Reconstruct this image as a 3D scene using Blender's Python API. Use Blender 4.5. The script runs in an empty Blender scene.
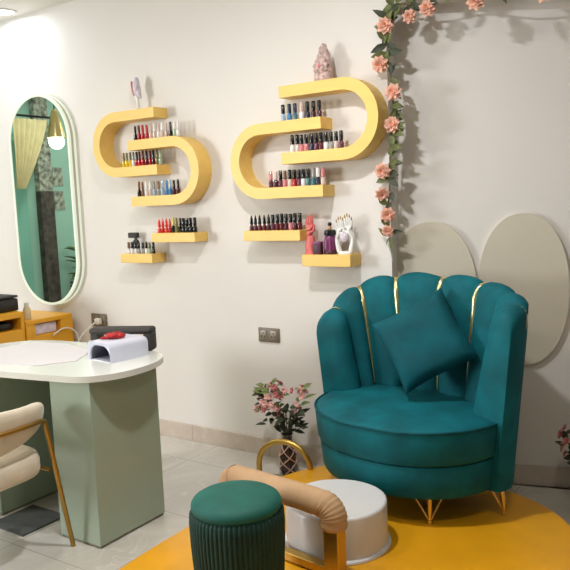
import bpy, bmesh, math, random
from mathutils import Vector, Matrix
random.seed(7)
R = math.radians
PI = math.pi
scene = bpy.context.scene
col = scene.collection

# ------------------------------------------------------------------ camera
H = 1.49
yaw, pitch, roll = R(-33.9), R(-6.5), R(-2.34)
fw = Vector((math.sin(yaw) * math.cos(pitch), math.cos(yaw) * math.cos(pitch), math.sin(pitch)))
rt = Vector((math.cos(yaw), -math.sin(yaw), 0))
up = rt.cross(fw)
c_, s_ = math.cos(roll), math.sin(roll)
rt, up = c_ * rt + s_ * up, -s_ * rt + c_ * up
cam = bpy.data.cameras.new('camera')
cam.sensor_fit = 'HORIZONTAL'
cam.sensor_width = 36
cam.lens = 36 * 720 / 570
cam.clip_start = 0.02
cam_o = bpy.data.objects.new('camera', cam)
col.objects.link(cam_o)
M4 = Matrix((rt, up, -fw)).transposed().to_4x4()
M4.translation = Vector((0, 0, H))
cam_o.matrix_world = M4
scene.camera = cam_o

# ------------------------------------------------------------------ world, lights, exposure
world = bpy.data.worlds.new('world')
scene.world = world
world.use_nodes = True
world.node_tree.nodes['Background'].inputs[0].default_value = (1.0, 0.97, 0.93, 1)
world.node_tree.nodes['Background'].inputs[1].default_value = 0.3
scene.view_settings.view_transform = 'Standard'
scene.view_settings.look = 'None'
scene.view_settings.exposure = 0.0
scene.view_settings.gamma = 1


def light(name, kind, loc, target, energy, color=(1, 1, 1), **kw):
    l = bpy.data.lights.new(name, kind)
    l.energy = energy
    l.color = color
    for k, v in kw.items():
        setattr(l, k, v)
    o = bpy.data.objects.new(name, l)
    col.objects.link(o)
    o.location = loc
    d = Vector(target) - Vector(loc)
    o.rotation_euler = d.to_track_quat('-Z', 'Y').to_euler()
    return o


# key light from the left, set at an assumed, unseen window
light('assumed_window_key', 'AREA', (-6.3, -2.0, 1.75), (-2.0, 3.3, 1.4), 190, (0.95, 0.97, 1.0), shape='RECTANGLE', size=1.3, size_y=1.3)
# ceiling downlights: only the first is seen, the rest assumed to carry light
DOWN = [(-4.407, 3.23), (-2.4, 1.3), (-0.2, 1.3), (-4.6, 0.8), (-2.4, -1.2), (-0.2, -1.2), (-1.65, 1.9), (-5.6, 1.9)]
for i, (x, y) in enumerate(DOWN):
    e, cl = (7, (0.80, 0.90, 1.0)) if i == 0 else ((12 if y > 0 else 3), (1.0, 0.93, 0.82))
    if i == 6:
        e, cl = 36, (0.95, 0.97, 1.0)  # moved forward and raised to fill the niche with light
    if i == 7:
        e, cl = 14, (0.95, 1.0, 0.95)  # added beam that brightens the teal wall for the mirror reflection
    light('downlight_beam', 'AREA', (x, y, 2.85), (x, y, 0), e, cl, shape='DISK', size=0.13)


# ------------------------------------------------------------------ materials
def srgb(r, g, b):
    f = lambda c: (c / 12.92) if c <= 0.04045 else ((c + 0.055) / 1.055) ** 2.4
    return (f(r / 255), f(g / 255), f(b / 255), 1)


def mat(name, rgb, rough=0.5, metal=0.0, var=0.06, scale=8.0, bump=0.0, bscale=60.0, sheen=0.0, emit=None, es=0.0, trans=0.0, coat=0.0, spec=None, stretch=None, sheen_tint=None):
    m = bpy.data.materials.new(name)
    m.use_nodes = True
    nt = m.node_tree
    b = nt.nodes['Principled BSDF']
    base = srgb(*rgb)
    tc = nt.nodes.new('ShaderNodeTexCoord')
    mp = nt.nodes.new('ShaderNodeMapping')
    nt.links.new(tc.outputs['Object'], mp.inputs[0])
    if stretch:
        mp.inputs['Scale'].default_value = stretch
    n = nt.nodes.new('ShaderNodeTexNoise')
    n.inputs['Scale'].default_value = scale
    n.inputs['Detail'].default_value = 4
    nt.links.new(mp.outputs[0], n.inputs['Vector'])
    rp = nt.nodes.new('ShaderNodeValToRGB')
    rp.color_ramp.elements[0].position = 0.3
    rp.color_ramp.elements[1].position = 0.7
    rp.color_ramp.elements[0].color = tuple(max(0, c * (1 - var)) for c in base[:3]) + (1,)
    rp.color_ramp.elements[1].color = tuple(min(1, c * (1 + var)) for c in base[:3]) + (1,)
    nt.links.new(n.outputs['Fac'], rp.inputs[0])
    nt.links.new(rp.outputs[0], b.inputs['Base Color'])
    b.inputs['Roughness'].default_value = rough
    b.inputs['Metallic'].default_value = metal
    if spec is not None:
        b.inputs['Specular IOR Level'].default_value = spec
    if sheen:
        b.inputs['Sheen Weight'].default_value = sheen
        b.inputs['Sheen Roughness'].default_value = 0.4
        if sheen_tint:
            b.inputs['Sheen Tint'].default_value = srgb(*sheen_tint)
    if trans:
        b.inputs['Transmission Weight'].default_value = trans
    if coat:
        b.inputs['Coat Weight'].default_value = coat
    if emit:
        b.inputs['Emission Color'].default_value = srgb(*emit)
        b.inputs['Emission Strength'].default_value = es
    if bump:
        n2 = nt.nodes.new('ShaderNodeTexNoise')
        n2.inputs['Scale'].default_value = bscale
        n2.inputs['Detail'].default_value = 3
        nt.links.new(mp.outputs[0], n2.inputs['Vector'])
        bp = nt.nodes.new('ShaderNodeBump')
        bp.inputs['Strength'].default_value = bump
        bp.inputs['Distance'].default_value = 0.01
        nt.links.new(n2.outputs['Fac'], bp.inputs['Height'])
        nt.links.new(bp.outputs[0], b.inputs['Normal'])
    return m


def marble(name, c1, c2, vein, grout, tile, off, rough, axes='xy', gw=0.004):
    m = bpy.data.materials.new(name)
    m.use_nodes = True
    nt = m.node_tree
    N, L = nt.nodes.new, nt.links.new
    b = nt.nodes['Principled BSDF']
    geo = N('ShaderNodeNewGeometry')
    n1 = N('ShaderNodeTexNoise')
    n1.inputs['Scale'].default_value = 1.6
    n1.inputs['Detail'].default_value = 6
    n1.inputs['Distortion'].default_value = 1.2
    L(geo.outputs['Position'], n1.inputs['Vector'])
    r1 = N('ShaderNodeValToRGB')
    r1.color_ramp.elements[0].position, r1.color_ramp.elements[1].position = 0.35, 0.68
    r1.color_ramp.elements[0].color, r1.color_ramp.elements[1].color = srgb(*c1), srgb(*c2)
    L(n1.outputs['Fac'], r1.inputs[0])
    n2 = N('ShaderNodeTexNoise')
    n2.inputs['Scale'].default_value = 2.3
    n2.inputs['Detail'].default_value = 3
    n2.inputs['Distortion'].default_value = 2.0
    L(geo.outputs['Position'], n2.inputs['Vector'])
    r2 = N('ShaderNodeValToRGB')
    e = r2.color_ramp.elements
    e[0].position, e[0].color = 0.485, (0, 0, 0, 1)
    e[1].position, e[1].color = 0.515, (0, 0, 0, 1)
    k = e.new(0.5)
    k.color = (1, 1, 1, 1)
    L(n2.outputs['Fac'], r2.inputs[0])
    mx = N('ShaderNodeMixRGB')
    mx.inputs[2].default_value = srgb(*vein)
    ml = N('ShaderNodeMath')
    ml.operation = 'MULTIPLY'
    ml.inputs[1].default_value = 0.28
    L(r2.outputs[0], ml.inputs[0])
    L(ml.outputs[0], mx.inputs[0])
    L(r1.outputs[0], mx.inputs[1])
    sp = N('ShaderNodeSeparateXYZ')
    L(geo.outputs['Position'], sp.inputs[0])
    gs = []
    for a, o in zip(axes, off):
        sub = N('ShaderNodeMath'); sub.operation = 'SUBTRACT'
        L(sp.outputs[a.upper()], sub.inputs[0]); sub.inputs[1].default_value = o
        dv = N('ShaderNodeMath'); dv.operation = 'DIVIDE'
        L(sub.outputs[0], dv.inputs[0]); dv.inputs[1].default_value = tile
        fl = N('ShaderNodeMath'); fl.operation = 'FRACT'
        L(dv.outputs[0], fl.inputs[0])
        lt = N('ShaderNodeMath'); lt.operation = 'LESS_THAN'
        L(fl.outputs[0], lt.inputs[0]); lt.inputs[1].default_value = gw / tile
        gs.append(lt)
    if len(gs) == 2:
        mxm = N('ShaderNodeMath'); mxm.operation = 'MAXIMUM'
        L(gs[0].outputs[0], mxm.inputs[0]); L(gs[1].outputs[0], mxm.inputs[1])
    else:
        mxm = gs[0]
    g = N('ShaderNodeMixRGB')
    g.inputs[2].default_value = srgb(*grout)
    L(mxm.outputs[0], g.inputs[0])
    L(mx.outputs[0], g.inputs[1])
    L(g.outputs[0], b.inputs['Base Color'])
    b.inputs['Roughness'].default_value = rough
    return m


MT = dict(
    wall=mat('painted_wall', (222, 216, 209), 0.85, var=0.015, scale=2, bump=0.03, bscale=30),
    ceil=mat('ceiling_paint', (226, 222, 215), 0.9, var=0.01),
    wall_dim=mat('fill_cutting_wall_grey', (112, 112, 108), 0.85, var=0.03, scale=2),  # assumed dark tone on unseen walls, cuts bounced fill light
    teal_wall=mat('teal_wall_paint', (156, 196, 182), 0.6, var=0.1, scale=1.2),
    floor=marble('marble_floor', (184, 178, 168), (206, 201, 192), (226, 222, 214), (150, 144, 134), 0.6, (-2.815, 1.878), 0.22),
    base=marble('marble_baseboard', (186, 170, 154), (204, 190, 176), (220, 210, 198), (150, 134, 120), 0.6, (-3.018,), 0.35, axes='x'),
    yellow_floor=mat('yellow_vinyl', (226, 160, 24), 0.32, var=0.08, scale=5, bump=0.02, bscale=12, coat=0.15),
    shelf=mat('pale_yellow_wood', (236, 196, 104), 0.45, var=0.04, scale=6, stretch=(1, 6, 6)),
    cab=mat('golden_yellow_laminate', (232, 166, 34), 0.35, var=0.05, scale=4),
    dark_in=mat('dark_interior', (26, 22, 18), 0.7),
    panel=mat('cream_panel', (205, 196, 176), 0.75, var=0.012, scale=3),
    sage=mat('sage_laminate', (158, 172, 152), 0.38, var=0.03, scale=3),
    sage_dark=mat('olive_grey_board', (128, 128, 112), 0.6, var=0.04),
    white_top=mat('white_laminate', (226, 226, 218), 0.25, var=0.01, coat=0.3),
    velvet=mat('teal_velvet', (0, 92, 101), 0.72, var=0.3, scale=7, bump=0.12, bscale=22, spec=0.25, sheen=0.06, sheen_tint=(60, 150, 165)),
    velvet_p=mat('dark_teal_velvet', (0, 80, 90), 0.75, var=0.22, scale=9, bump=0.15, bscale=18, spec=0.25, sheen=0.05, sheen_tint=(60, 140, 150)),
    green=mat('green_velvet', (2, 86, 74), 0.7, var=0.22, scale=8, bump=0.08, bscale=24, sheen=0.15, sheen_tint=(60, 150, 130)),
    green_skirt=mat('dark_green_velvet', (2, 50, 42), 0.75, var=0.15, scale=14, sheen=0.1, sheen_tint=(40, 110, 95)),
    gold=mat('polished_gold', (232, 202, 146), 0.22, metal=1.0, var=0.04),
    gold_satin=mat('satin_gold', (196, 162, 84), 0.35, metal=0.85, var=0.05),
    brass=mat('brushed_brass', (178, 140, 74), 0.3, metal=1.0, var=0.05),
    gold_pipe=mat('gold_piping', (242, 228, 168), 0.25, metal=0.9, var=0.12, scale=40),
    beige=mat('beige_velvet', (184, 148, 110), 0.8, var=0.1, scale=12, bump=0.25, bscale=16, sheen=0.3, sheen_tint=(230, 200, 160)),
    cream_velvet=mat('cream_velvet', (214, 200, 178), 0.85, var=0.08, scale=9, bump=0.12, bscale=18, sheen=0.3),
    drum=mat('white_gloss', (216, 214, 212), 0.3, var=0.01),
    black=mat('black_plastic', (16, 15, 16), 0.3, var=0.1),
    charcoal=mat('charcoal_fabric', (58, 54, 50), 0.75, var=0.1, scale=20),
    mat_grey=mat('grey_mat', (74, 76, 74), 0.9, var=0.15, scale=30),
    uv=mat('white_plastic', (214, 216, 230), 0.35, var=0.01),
    uv_in=mat('grey_lamp_cavity', (120, 120, 136), 0.5, var=0.06, scale=20),
    red=mat('red_satin', (176, 22, 24), 0.45, var=0.25, scale=40),
    paper=mat('white_paper', (212, 207, 208), 0.8, var=0.02, scale=6),
    print=mat('lilac_printed_paper', (226, 216, 230), 0.7, var=0.25, scale=14),
    metal=mat('brushed_steel', (136, 124, 110), 0.4, metal=0.4, var=0.08),
    socket=mat('socket_brown', (112, 98, 82), 0.45, var=0.08),
    dark_slot=mat('socket_slot', (38, 32, 26), 0.6),
    cable=mat('white_cable', (226, 220, 204), 0.5, var=0.01),
    led=mat('led_diffuser', (150, 152, 140), 0.5, emit=(232, 240, 216), es=0.72),
    led_side=mat('frosted_mirror_side', (176, 172, 158), 0.5, emit=(226, 232, 214), es=0.05),
    lamp=mat('lamp_diffuser', (255, 255, 255), 0.5, emit=(255, 255, 255), es=4.0),
    petal=mat('peach_petals', (240, 184, 160), 0.7, var=0.18, scale=30),
    petal_c=mat('orange_flower_heart', (216, 122, 88), 0.7, var=0.2, scale=40),
    leaf=mat('olive_leaves', (96, 102, 54), 0.6, var=0.3, scale=25),
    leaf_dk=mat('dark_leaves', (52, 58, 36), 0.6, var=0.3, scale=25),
    vine=mat('brown_vine', (104, 92, 58), 0.7, var=0.2, scale=30),
    pinkf=mat('pink_lily_petals', (238, 186, 178), 0.7, var=0.25, scale=50),
    pinkd=mat('dusky_pink_petals', (206, 128, 128), 0.7, var=0.25, scale=50),
    leaf_g=mat('green_leaves', (104, 120, 62), 0.55, var=0.3, scale=25),
    vase=mat('dark_mottled_glass', (52, 34, 28), 0.12, var=0.6, scale=26, coat=0.5),
    vase_net=mat('pale_vase_net', (196, 160, 140), 0.4, var=0.2, scale=30),
    stat_pink=mat('mauve_plaster', (192, 164, 156), 0.6, var=0.5, scale=60, bump=0.5, bscale=90),
    stat_silver=mat('pale_lilac_plaster', (204, 194, 202), 0.4, var=0.2, scale=50),
    coral=mat('coral_wax', (212, 104, 100), 0.5, var=0.12, scale=40),
    plum=mat('plum_satin', (118, 44, 92), 0.4, var=0.25, scale=30),
    plum_dk=mat('dark_plum_card', (70, 22, 44), 0.5, var=0.3, scale=50),
    porcelain=mat('white_porcelain', (228, 226, 222), 0.3, var=0.03, scale=30),
    curtain=mat('cream_curtain', (214, 196, 152), 0.8, var=0.1, scale=12),
    column=mat('dark_patterned_column', (72, 62, 56), 0.6, var=0.65, scale=16),
    poster=mat('grey_printed_poster', (150, 150, 138), 0.6, var=0.8, scale=22),
    glass_teal=mat('teal_glass', (140, 196, 182), 0.12, var=0.12, scale=1.5),
)
MT['gold_nail'] = mat('gold_nails', (196, 150, 78), 0.3, metal=0.7)
POL = {}


def polish(rgb):
    if rgb not in POL:
        POL[rgb] = mat('nail_polish_%d' % (len(POL) + 1), rgb, 0.12, var=0.03, coat=0.6)
    return POL[rgb]


# ------------------------------------------------------------------ mesh helpers
def box(bm, x0, x1, y0, y1, z0, z1, bev=0.0, seg=2, mtx=None):
    r = bmesh.ops.create_cube(bm, size=1)
    vs = r['verts']
    for v in vs:
        v.co = Vector(((x0 + x1) / 2 + v.co.x * (x1 - x0), (y0 + y1) / 2 + v.co.y * (y1 - y0), (z0 + z1) / 2 + v.co.z * (z1 - z0)))
    if bev:
        es = list({e for v in vs for e in v.link_edges})
        r2 = bmesh.ops.bevel(bm, geom=es, offset=bev, segments=seg, affect='EDGES', profile=0.5)
        vs = list({v for f in r2['faces'] for v in f.verts} | {v for v in vs if v.is_valid})
    if mtx:
        bmesh.ops.transform(bm, matrix=mtx, verts=[v for v in vs if v.is_valid])
    return bm


def grid_loops(bm, loops, closed=True, cap=True):
    """bridge a list of vertex loops (lists of Vectors)"""
    vv = [[bm.verts.new(p) for p in lp] for lp in loops]
    n = len(loops[0])
    for a, b in zip(vv, vv[1:]):
        for i in range(n if closed else n - 1):
            j = (i + 1) % n
            try:
                bm.faces.new((a[i], a[j], b[j], b[i]))
            except ValueError:
                pass
    if cap and closed:
        for lp in (vv[0][::-1], vv[-1]):
            try:
                bm.faces.new(lp)
            except ValueError:
                pass
    return vv


def tube(bm, pts, rad, n=10, cap=True, closed=False, square=False, twist=0.0, ell=1.0):
    pts = [Vector(p) for p in pts]
    rads = rad if isinstance(rad, (list, tuple)) else [rad] * len(pts)
    loops = []
    prev = None
    N = len(pts)
    for i, p in enumerate(pts):
        if closed:
            d = pts[(i + 1) % N] - pts[i - 1]
        elif i == 0:
            d = pts[1] - pts[0]
        elif i == N - 1:
            d = pts[-1] - pts[-2]
        else:
            d = (pts[i + 1] - p).normalized() + (p - pts[i - 1]).normalized()
        d.normalize()
        if prev is None:
            a = Vector((0, 0, 1)) if abs(d.z) < 0.9 else Vector((0, 1, 0))
            u = a - d * a.dot(d)
        else:
            u = prev - d * prev.dot(d)
        u.normalize()
        prev = u
        v = d.cross(u)
        lp = []
        for k in range(n):
            a = 2 * PI * k / n + twist
            lp.append(p + (u * math.cos(a) + v * math.sin(a) * ell) * rads[i])
        loops.append(lp)
    if closed:
        loops.append(loops[0])
        vv = [[bm.verts.new(q) for q in lp] for lp in loops[:-1]]
        for i in range(N):
            a, b = vv[i], vv[(i + 1) % N]
            for k in range(n):
                bm.faces.new((a[k], a[(k + 1) % n], b[(k + 1) % n], b[k]))
    else:
        grid_loops(bm, loops, True, cap)
    return bm


def lathe(bm, prof, n=32, sx=1.0, sy=1.0, c=(0, 0, 0), mod=None, cap=True):
    loops = []
    for r, z in prof:
        lp = []
        for k in range(n):
            a = 2 * PI * k / n
            rr = r * (mod(a, z) if mod else 1)
            lp.append(Vector((c[0] + math.cos(a) * rr * sx, c[1] + math.sin(a) * rr * sy, c[2] + z)))
        loops.append(lp)
    grid_loops(bm, loops, True, cap)
    return bm


def prism(bm, outline, z0, z1, bev=0.0, seg=3):
    bot = [bm.verts.new((x, y, z0)) for x, y in outline]
    top = [bm.verts.new((x, y, z1)) for x, y in outline]
    n = len(outline)
    ft = bm.faces.new(top)
    fb = bm.faces.new(bot[::-1])
    for i in range(n):
        j = (i + 1) % n
        bm.faces.new((bot[i], bot[j], top[j], top[i]))
    if bev:
        es = list(ft.edges) + list(fb.edges)
        bmesh.ops.bevel(bm, geom=es, offset=bev, segments=seg, affect='EDGES', profile=0.5)
    return bm


def ball(bm, c, r, n=12, sc=(1, 1, 1)):
    m = Matrix.Translation(c) @ Matrix.Diagonal((sc[0] * r, sc[1] * r, sc[2] * r, 1))
    bmesh.ops.create_uvsphere(bm, u_segments=n, v_segments=max(6, n // 2 + 2), radius=1, matrix=m)
    return bm


def obj(name, bm, material, parent=None, loc=None, rotz=0.0, smooth=40, label=None):
    bmesh.ops.recalc_face_normals(bm, faces=bm.faces)
    me = bpy.data.meshes.new(name)
    bm.to_mesh(me)
    bm.free()
    if smooth:
        for p in me.polygons:
            p.use_smooth = True
        me.set_sharp_from_angle(angle=R(smooth))
    me.materials.append(material)
    o = bpy.data.objects.new(name, me)
    col.objects.link(o)
    if loc:
        o.location = loc
    o.rotation_euler.z = rotz
    if parent:
        o.parent = parent
    if label:
        o['label'] = label
    return o


def thing(name, label, cat, loc=(0, 0, 0), rotz=0.0, group=None):
    o = bpy.data.objects.new(name, None)
    o.empty_display_size = 0.05
    col.objects.link(o)
    o.location = loc
    o.rotation_euler.z = rotz
    o['label'] = label
    o['category'] = cat
    if group:
        o['group'] = group
    return o


def tag(o, label, cat, group=None):
    o['label'] = label
    o['category'] = cat
    if group:
        o['group'] = group
    return o


def struct(name, bm, m, smooth=40, parent=None, loc=None):
    o = obj(name, bm, m, parent=parent, smooth=smooth, loc=loc)
    o['kind'] = 'structure'
    return o


B = bmesh.new


def catmull(pts, n=8, closed=False):
    P = [Vector(p) for p in pts]
    out = []
    N = len(P)
    rng = range(N) if closed else range(N - 1)
    for i in rng:
        if closed:
            p0, p1, p2, p3 = P[i - 1], P[i], P[(i + 1) % N], P[(i + 2) % N]
        else:
            p0, p1, p2, p3 = P[max(0, i - 1)], P[i], P[i + 1], P[min(N - 1, i + 2)]
        for k in range(n):
            t = k / n
            out.append(0.5 * ((2 * p1) + (-p0 + p2) * t + (2 * p0 - 5 * p1 + 4 * p2 - p3) * t * t + (-p0 + 3 * p1 - 3 * p2 + p3) * t ** 3))
    if not closed:
        out.append(P[-1])
    return out


# ------------------------------------------------------------------ the room
WY = 3.371                       # front face of the back wall
NX = -1.598                      # left edge of the niche in the back wall
def niche_y(x):                  # back face of the niche, slightly skewed
    return 3.645 + 0.28 * (x + 0.95)
CZ = 2.875
X0, X1, Y0 = -6.55, 1.3, -3.2

bm = B(); box(bm, X0 - 0.2, X1 + 0.2, Y0 - 0.2, 4.2, -0.1, 0.0); struct('floor', bm, MT['floor'], 0)
bm = B(); box(bm, X0 - 0.2, X1 + 0.2, Y0 - 0.2, 4.2, CZ, CZ + 0.1); struct('ceiling', bm, MT['ceil'], 0)
bm = B()
box(bm, X0 - 0.2, NX, WY, 4.2, 0, CZ)
struct('wall_back', bm, MT['wall'], 0)
bm = B(); box(bm, NX, X1 + 0.2, WY, 4.2, 2.435, CZ)
struct('wall_header', bm, MT['wall'], 0)
bm = B()
prism(bm, [(NX, niche_y(NX)), (X1 + 0.2, niche_y(X1 + 0.2)), (X1 + 0.2, 4.2), (NX, 4.2)], 0, 2.435)
struct('wall_niche', bm, MT['wall'], 0)
bm = B(); box(bm, X0 - 0.2, X0, Y0, -2.85, 0, CZ); box(bm, X0 - 0.2, X0, -1.15, 4.2, 0, CZ)
box(bm, X0 - 0.2, X0, -2.85, -1.15, 0, 0.9); box(bm, X0 - 0.2, X0, -2.85, -1.15, 2.55, CZ)
struct('wall_left', bm, MT['teal_wall'], 0)
bm = B(); box(bm, X1, X1 + 0.2, Y0, 4.2, 0, CZ); struct('wall_right', bm, MT['wall_dim'], 0)
bm = B(); box(bm, X0, X1, Y0 - 0.2, Y0, 0, CZ); struct('wall_front', bm, MT['wall_dim'], 0)
# assumed window in the left wall, out of view, around the key light
bm = B()
box(bm, X0 - 0.12, X0 - 0.04, -2.85, -2.79, 0.9, 2.55); box(bm, X0 - 0.12, X0 - 0.04, -1.21, -1.15, 0.9, 2.55)
box(bm, X0 - 0.12, X0 - 0.04, -2.79, -1.21, 0.9, 0.96); box(bm, X0 - 0.12, X0 - 0.04, -2.79, -1.21, 2.49, 2.55)
box(bm, X0 - 0.12, X0 - 0.04, -2.03, -1.97, 0.96, 2.49)
struct('assumed_window', bm, MT['white_top'], 0)
# skirting
bm = B(); box(bm, X0, NX, WY - 0.012, WY, 0, 0.105, 0.002, 1); struct('baseboard_back', bm, MT['base'], 0)
bm = B()
prism(bm, [(NX, niche_y(NX) - 0.012), (X1, niche_y(X1) - 0.012), (X1, niche_y(X1)), (NX, niche_y(NX))], 0, 0.105)
struct('baseboard_niche', bm, MT['base'], 0)

# recessed downlights, all but the first assumed
dl_names = ['round white recessed downlight in ceiling above the oval mirror', 'assumed unseen ceiling downlight above the nail desk',
            'assumed unseen ceiling downlight right of the room centre', 'assumed unseen ceiling downlight toward the teal wall',
            'assumed unseen ceiling downlight behind the camera on the left', 'assumed unseen ceiling downlight behind the camera on the right',
            'assumed unseen fill downlight in front of the flowered niche', 'added ceiling downlight brightening the teal wall by the pendant lamp']
for (x, y), lb in zip(DOWN, dl_names):
    t = thing('ceiling_downlight', lb, 'ceiling light', (x, y, CZ))
    bm = B(); lathe(bm, [(0.068, 0), (0.085, 0), (0.09, -0.006), (0.068, -0.008), (0.068, 0)], 32, cap=False)
    obj('trim_ring', bm, MT['ceil'], t)
    bm = B(); lathe(bm, [(0.067, -0.001), (0.067, -0.005)], 32)
    obj('diffuser', bm, MT['lamp'], t)

# ------------------------------------------------------------------ raised yellow platform
pts = []
cx, cy, pa, pb = -1.28, 2.28, 0.79, 1.02
for k in range(96):
    a = 2 * PI * k / 96
    ca, sa = math.cos(a), math.sin(a)
    e = 2 / (3.6 if ca < 0 else 2.6)
    pts.append((cx + pa * math.copysign(abs(ca) ** e, ca), cy + pb * math.copysign(abs(sa) ** e, sa)))
bm = B(); prism(bm, pts, 0.0, 0.10, 0.006, 2)
tag(obj('platform', bm, MT['yellow_floor'], None, smooth=30), 'low golden yellow rounded platform on the tiled floor under the teal armchair', 'platform')
PZ = 0.10

# ------------------------------------------------------------------ mirror
t = thing('wall_mirror', 'tall pill-shaped wall mirror with glowing white LED border', 'mirror', (-4.255, WY, 1.57))
def pill(hw, hh, n=24):
    o = []
    for k in range(n + 1):
        a = PI * k / n
        o.append((hw * math.cos(a), (hh - hw) + hw * math.sin(a)))
    for k in range(n + 1):
        a = PI + PI * k / n
        o.append((hw * math.cos(a), -(hh - hw) + hw * math.sin(a)))
    return o
def ring(bm, outer, inner, y0, y1):
    n = len(outer)
    L = [[Vector((x, y, z)) for x, z in o] for o, y in ((outer, y1), (outer, y0), (inner, y0), (inner, y1), (outer, y1))]
    grid_loops(bm, L, True, False)
hw, hh = 0.323, 0.738
bm = B(); prism(bm, pill(hw - 0.017, hh - 0.017), 0, 0.012)
bmesh.ops.transform(bm, matrix=Matrix.Translation((0, -0.045, 0)) @ Matrix.Rotation(R(90), 4, 'X'), verts=bm.verts)
mm = bpy.data.materials.new('silvered_mirror'); mm.use_nodes = True
p = mm.node_tree.nodes['Principled BSDF']
p.inputs['Base Color'].default_value = srgb(214, 228, 218); p.inputs['Metallic'].default_value = 1; p.inputs['Roughness'].default_value = 0.01
obj('mirror_glass', bm, mm, t)
bm = B(); ring(bm, pill(hw, hh), pill(hw - 0.017, hh - 0.017), -0.060, -0.04); obj('led_border', bm, MT['led'], t, label='glowing white LED strip around the glass')
bm = B(); ring(bm, pill(hw - 0.004, hh - 0.004), pill(hw - 0.03, hh - 0.03), -0.04, -0.018); obj('frame', bm, MT['led_side'], t)
bm = B(); ring(bm, pill(hw, hh), pill(hw - 0.03, hh - 0.03), -0.018, 0.0); obj('back_light', bm, MT['led'], t)

# ------------------------------------------------------------------ wall shelves
def u_profile(x_end, x_bend, z0, z1, th, n=20):
    """closed outline in XZ of a U bar; x_bend is the outer extreme of the bend"""
    r = (z1 - z0) / 2
    zc = (z0 + z1) / 2
    s = 1 if x_bend > x_end else -1
    cxx = x_bend - s * r
    out = [(x_end, z1)]
    for k in range(n + 1):
        a = PI / 2 - PI * k / n
        out.append((cxx + s * r * math.cos(a), zc + r * math.sin(a)))
    out.append((x_end, z0))
    inn = [(x_end, z0 + th)]
    ri = r - th
    for k in range(n + 1):
        a = -PI / 2 + PI * k / n
        inn.append((cxx + s * ri * math.cos(a), zc + ri * math.sin(a)))
    inn.append((x_end, z1 - th))
    return out + inn
SF = 3.250
def u_shelf(label, x_end, x_bend, z0, z1, th=0.06):
    bm = B()
    o = u_profile(x_end, x_bend, z0, z1, th)
    f = [bm.verts.new((x, SF, z)) for x, z in o]
    b = [bm.verts.new((x, WY, z)) for x, z in o]
    n = len(o)
    half = n // 2
    for i in range(n):
        j = (i + 1) % n
        bm.faces.new((f[i], f[j], b[j], b[i]))
    for i in range(half - 1):
        i2 = n - 1 - i
        bm.faces.new((f[i], f[i + 1], f[i2 - 1], f[i2]))
        bm.faces.new((b[i], b[i2], b[i2 - 1], b[i + 1]))
    xm, zm = (x_end + x_bend) / 2, (z0 + z1) / 2
    bmesh.ops.translate(bm, vec=(-xm, -WY, -zm), verts=bm.verts)
    return tag(obj('curved_shelf', bm, MT['shelf'], loc=(xm, WY, zm), smooth=25), label, 'shelf')
def s_shelf(label, x0, x1, z0, z1, xm=None):
    bm = B(); box(bm, x0, x1, SF, WY, z0, z1, 0.002, 1)
    xc, zc = (x0 + x1) / 2, (z0 + z1) / 2
    bmesh.ops.translate(bm, vec=(-xc, -WY, -zc), verts=bm.verts)
    return tag(obj('straight_shelf', bm, MT['shelf'], loc=(xc, WY, zc), smooth=25), label, 'shelf')
u_shelf('upper yellow U-shaped wall shelf of the left pair, curving on its left', -3.084, -3.632, 1.694, 2.096)
u_shelf('lower yellow U-shaped wall shelf of the left pair, curving on its right', -3.320, -2.755, 1.506, 1.912)
u_shelf('upper yellow U-shaped wall shelf of the right pair, curving on its right beside the garland', -2.175, -1.595, 1.696, 2.104)
u_shelf('lower yellow U-shaped wall shelf of the right pair, curving on its left', -1.923, -2.520, 1.516, 1.924)
s_shelf('straight yellow wall shelf with red-capped bottles under the left U-shaped pair', -3.163, -2.813, 1.281, 1.337)
s_shelf('lowest short yellow wall shelf on the left, holding small black bottles', -3.448, -3.170, 1.151, 1.208)
s_shelf('straight yellow wall shelf with a row of dark red bottles under the right U-shaped pair', -2.453, -2.075, 1.285, 1.342)
s_shelf('lowest short yellow wall shelf on the right, holding three figurines', -2.068, -1.774, 1.148, 1.211)

# ------------------------------------------------------------------ nail polish bottles
ORD = ['first', 'second', 'third', 'fourth', 'fifth', 'sixth', 'seventh', 'eighth', 'ninth', 'tenth', 'eleventh', 'twelfth', 'thirteenth']
CN = {}
def C(name, rgb):
    CN[name] = rgb
    return name
BK = C('black', (18, 16, 18)); RD = C('red', (176, 24, 30)); DR = C('dark red', (92, 16, 26)); CL = C('pale nude', (214, 190, 178)); WH = C('white', (232, 228, 224))
YE = C('yellow', (222, 190, 40)); OL = C('olive', (120, 118, 70)); GR = C('pale green', (168, 186, 160)); BL = C('blue', (76, 130, 180)); LB = C('light blue', (160, 186, 208))
NU = C('brown', (128, 92, 70)); PK = C('pink', (206, 128, 132)); GY = C('grey', (150, 150, 150)); TE = C('teal', (60, 110, 116)); MA = C('maroon', (70, 24, 34)); NV = C('navy', (36, 40, 62)); RE = C('coral red', (214, 60, 44)); PU = C('plum', (92, 44, 66))
YA = C('lime yellow', (190, 180, 60))
proto = {}
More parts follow.
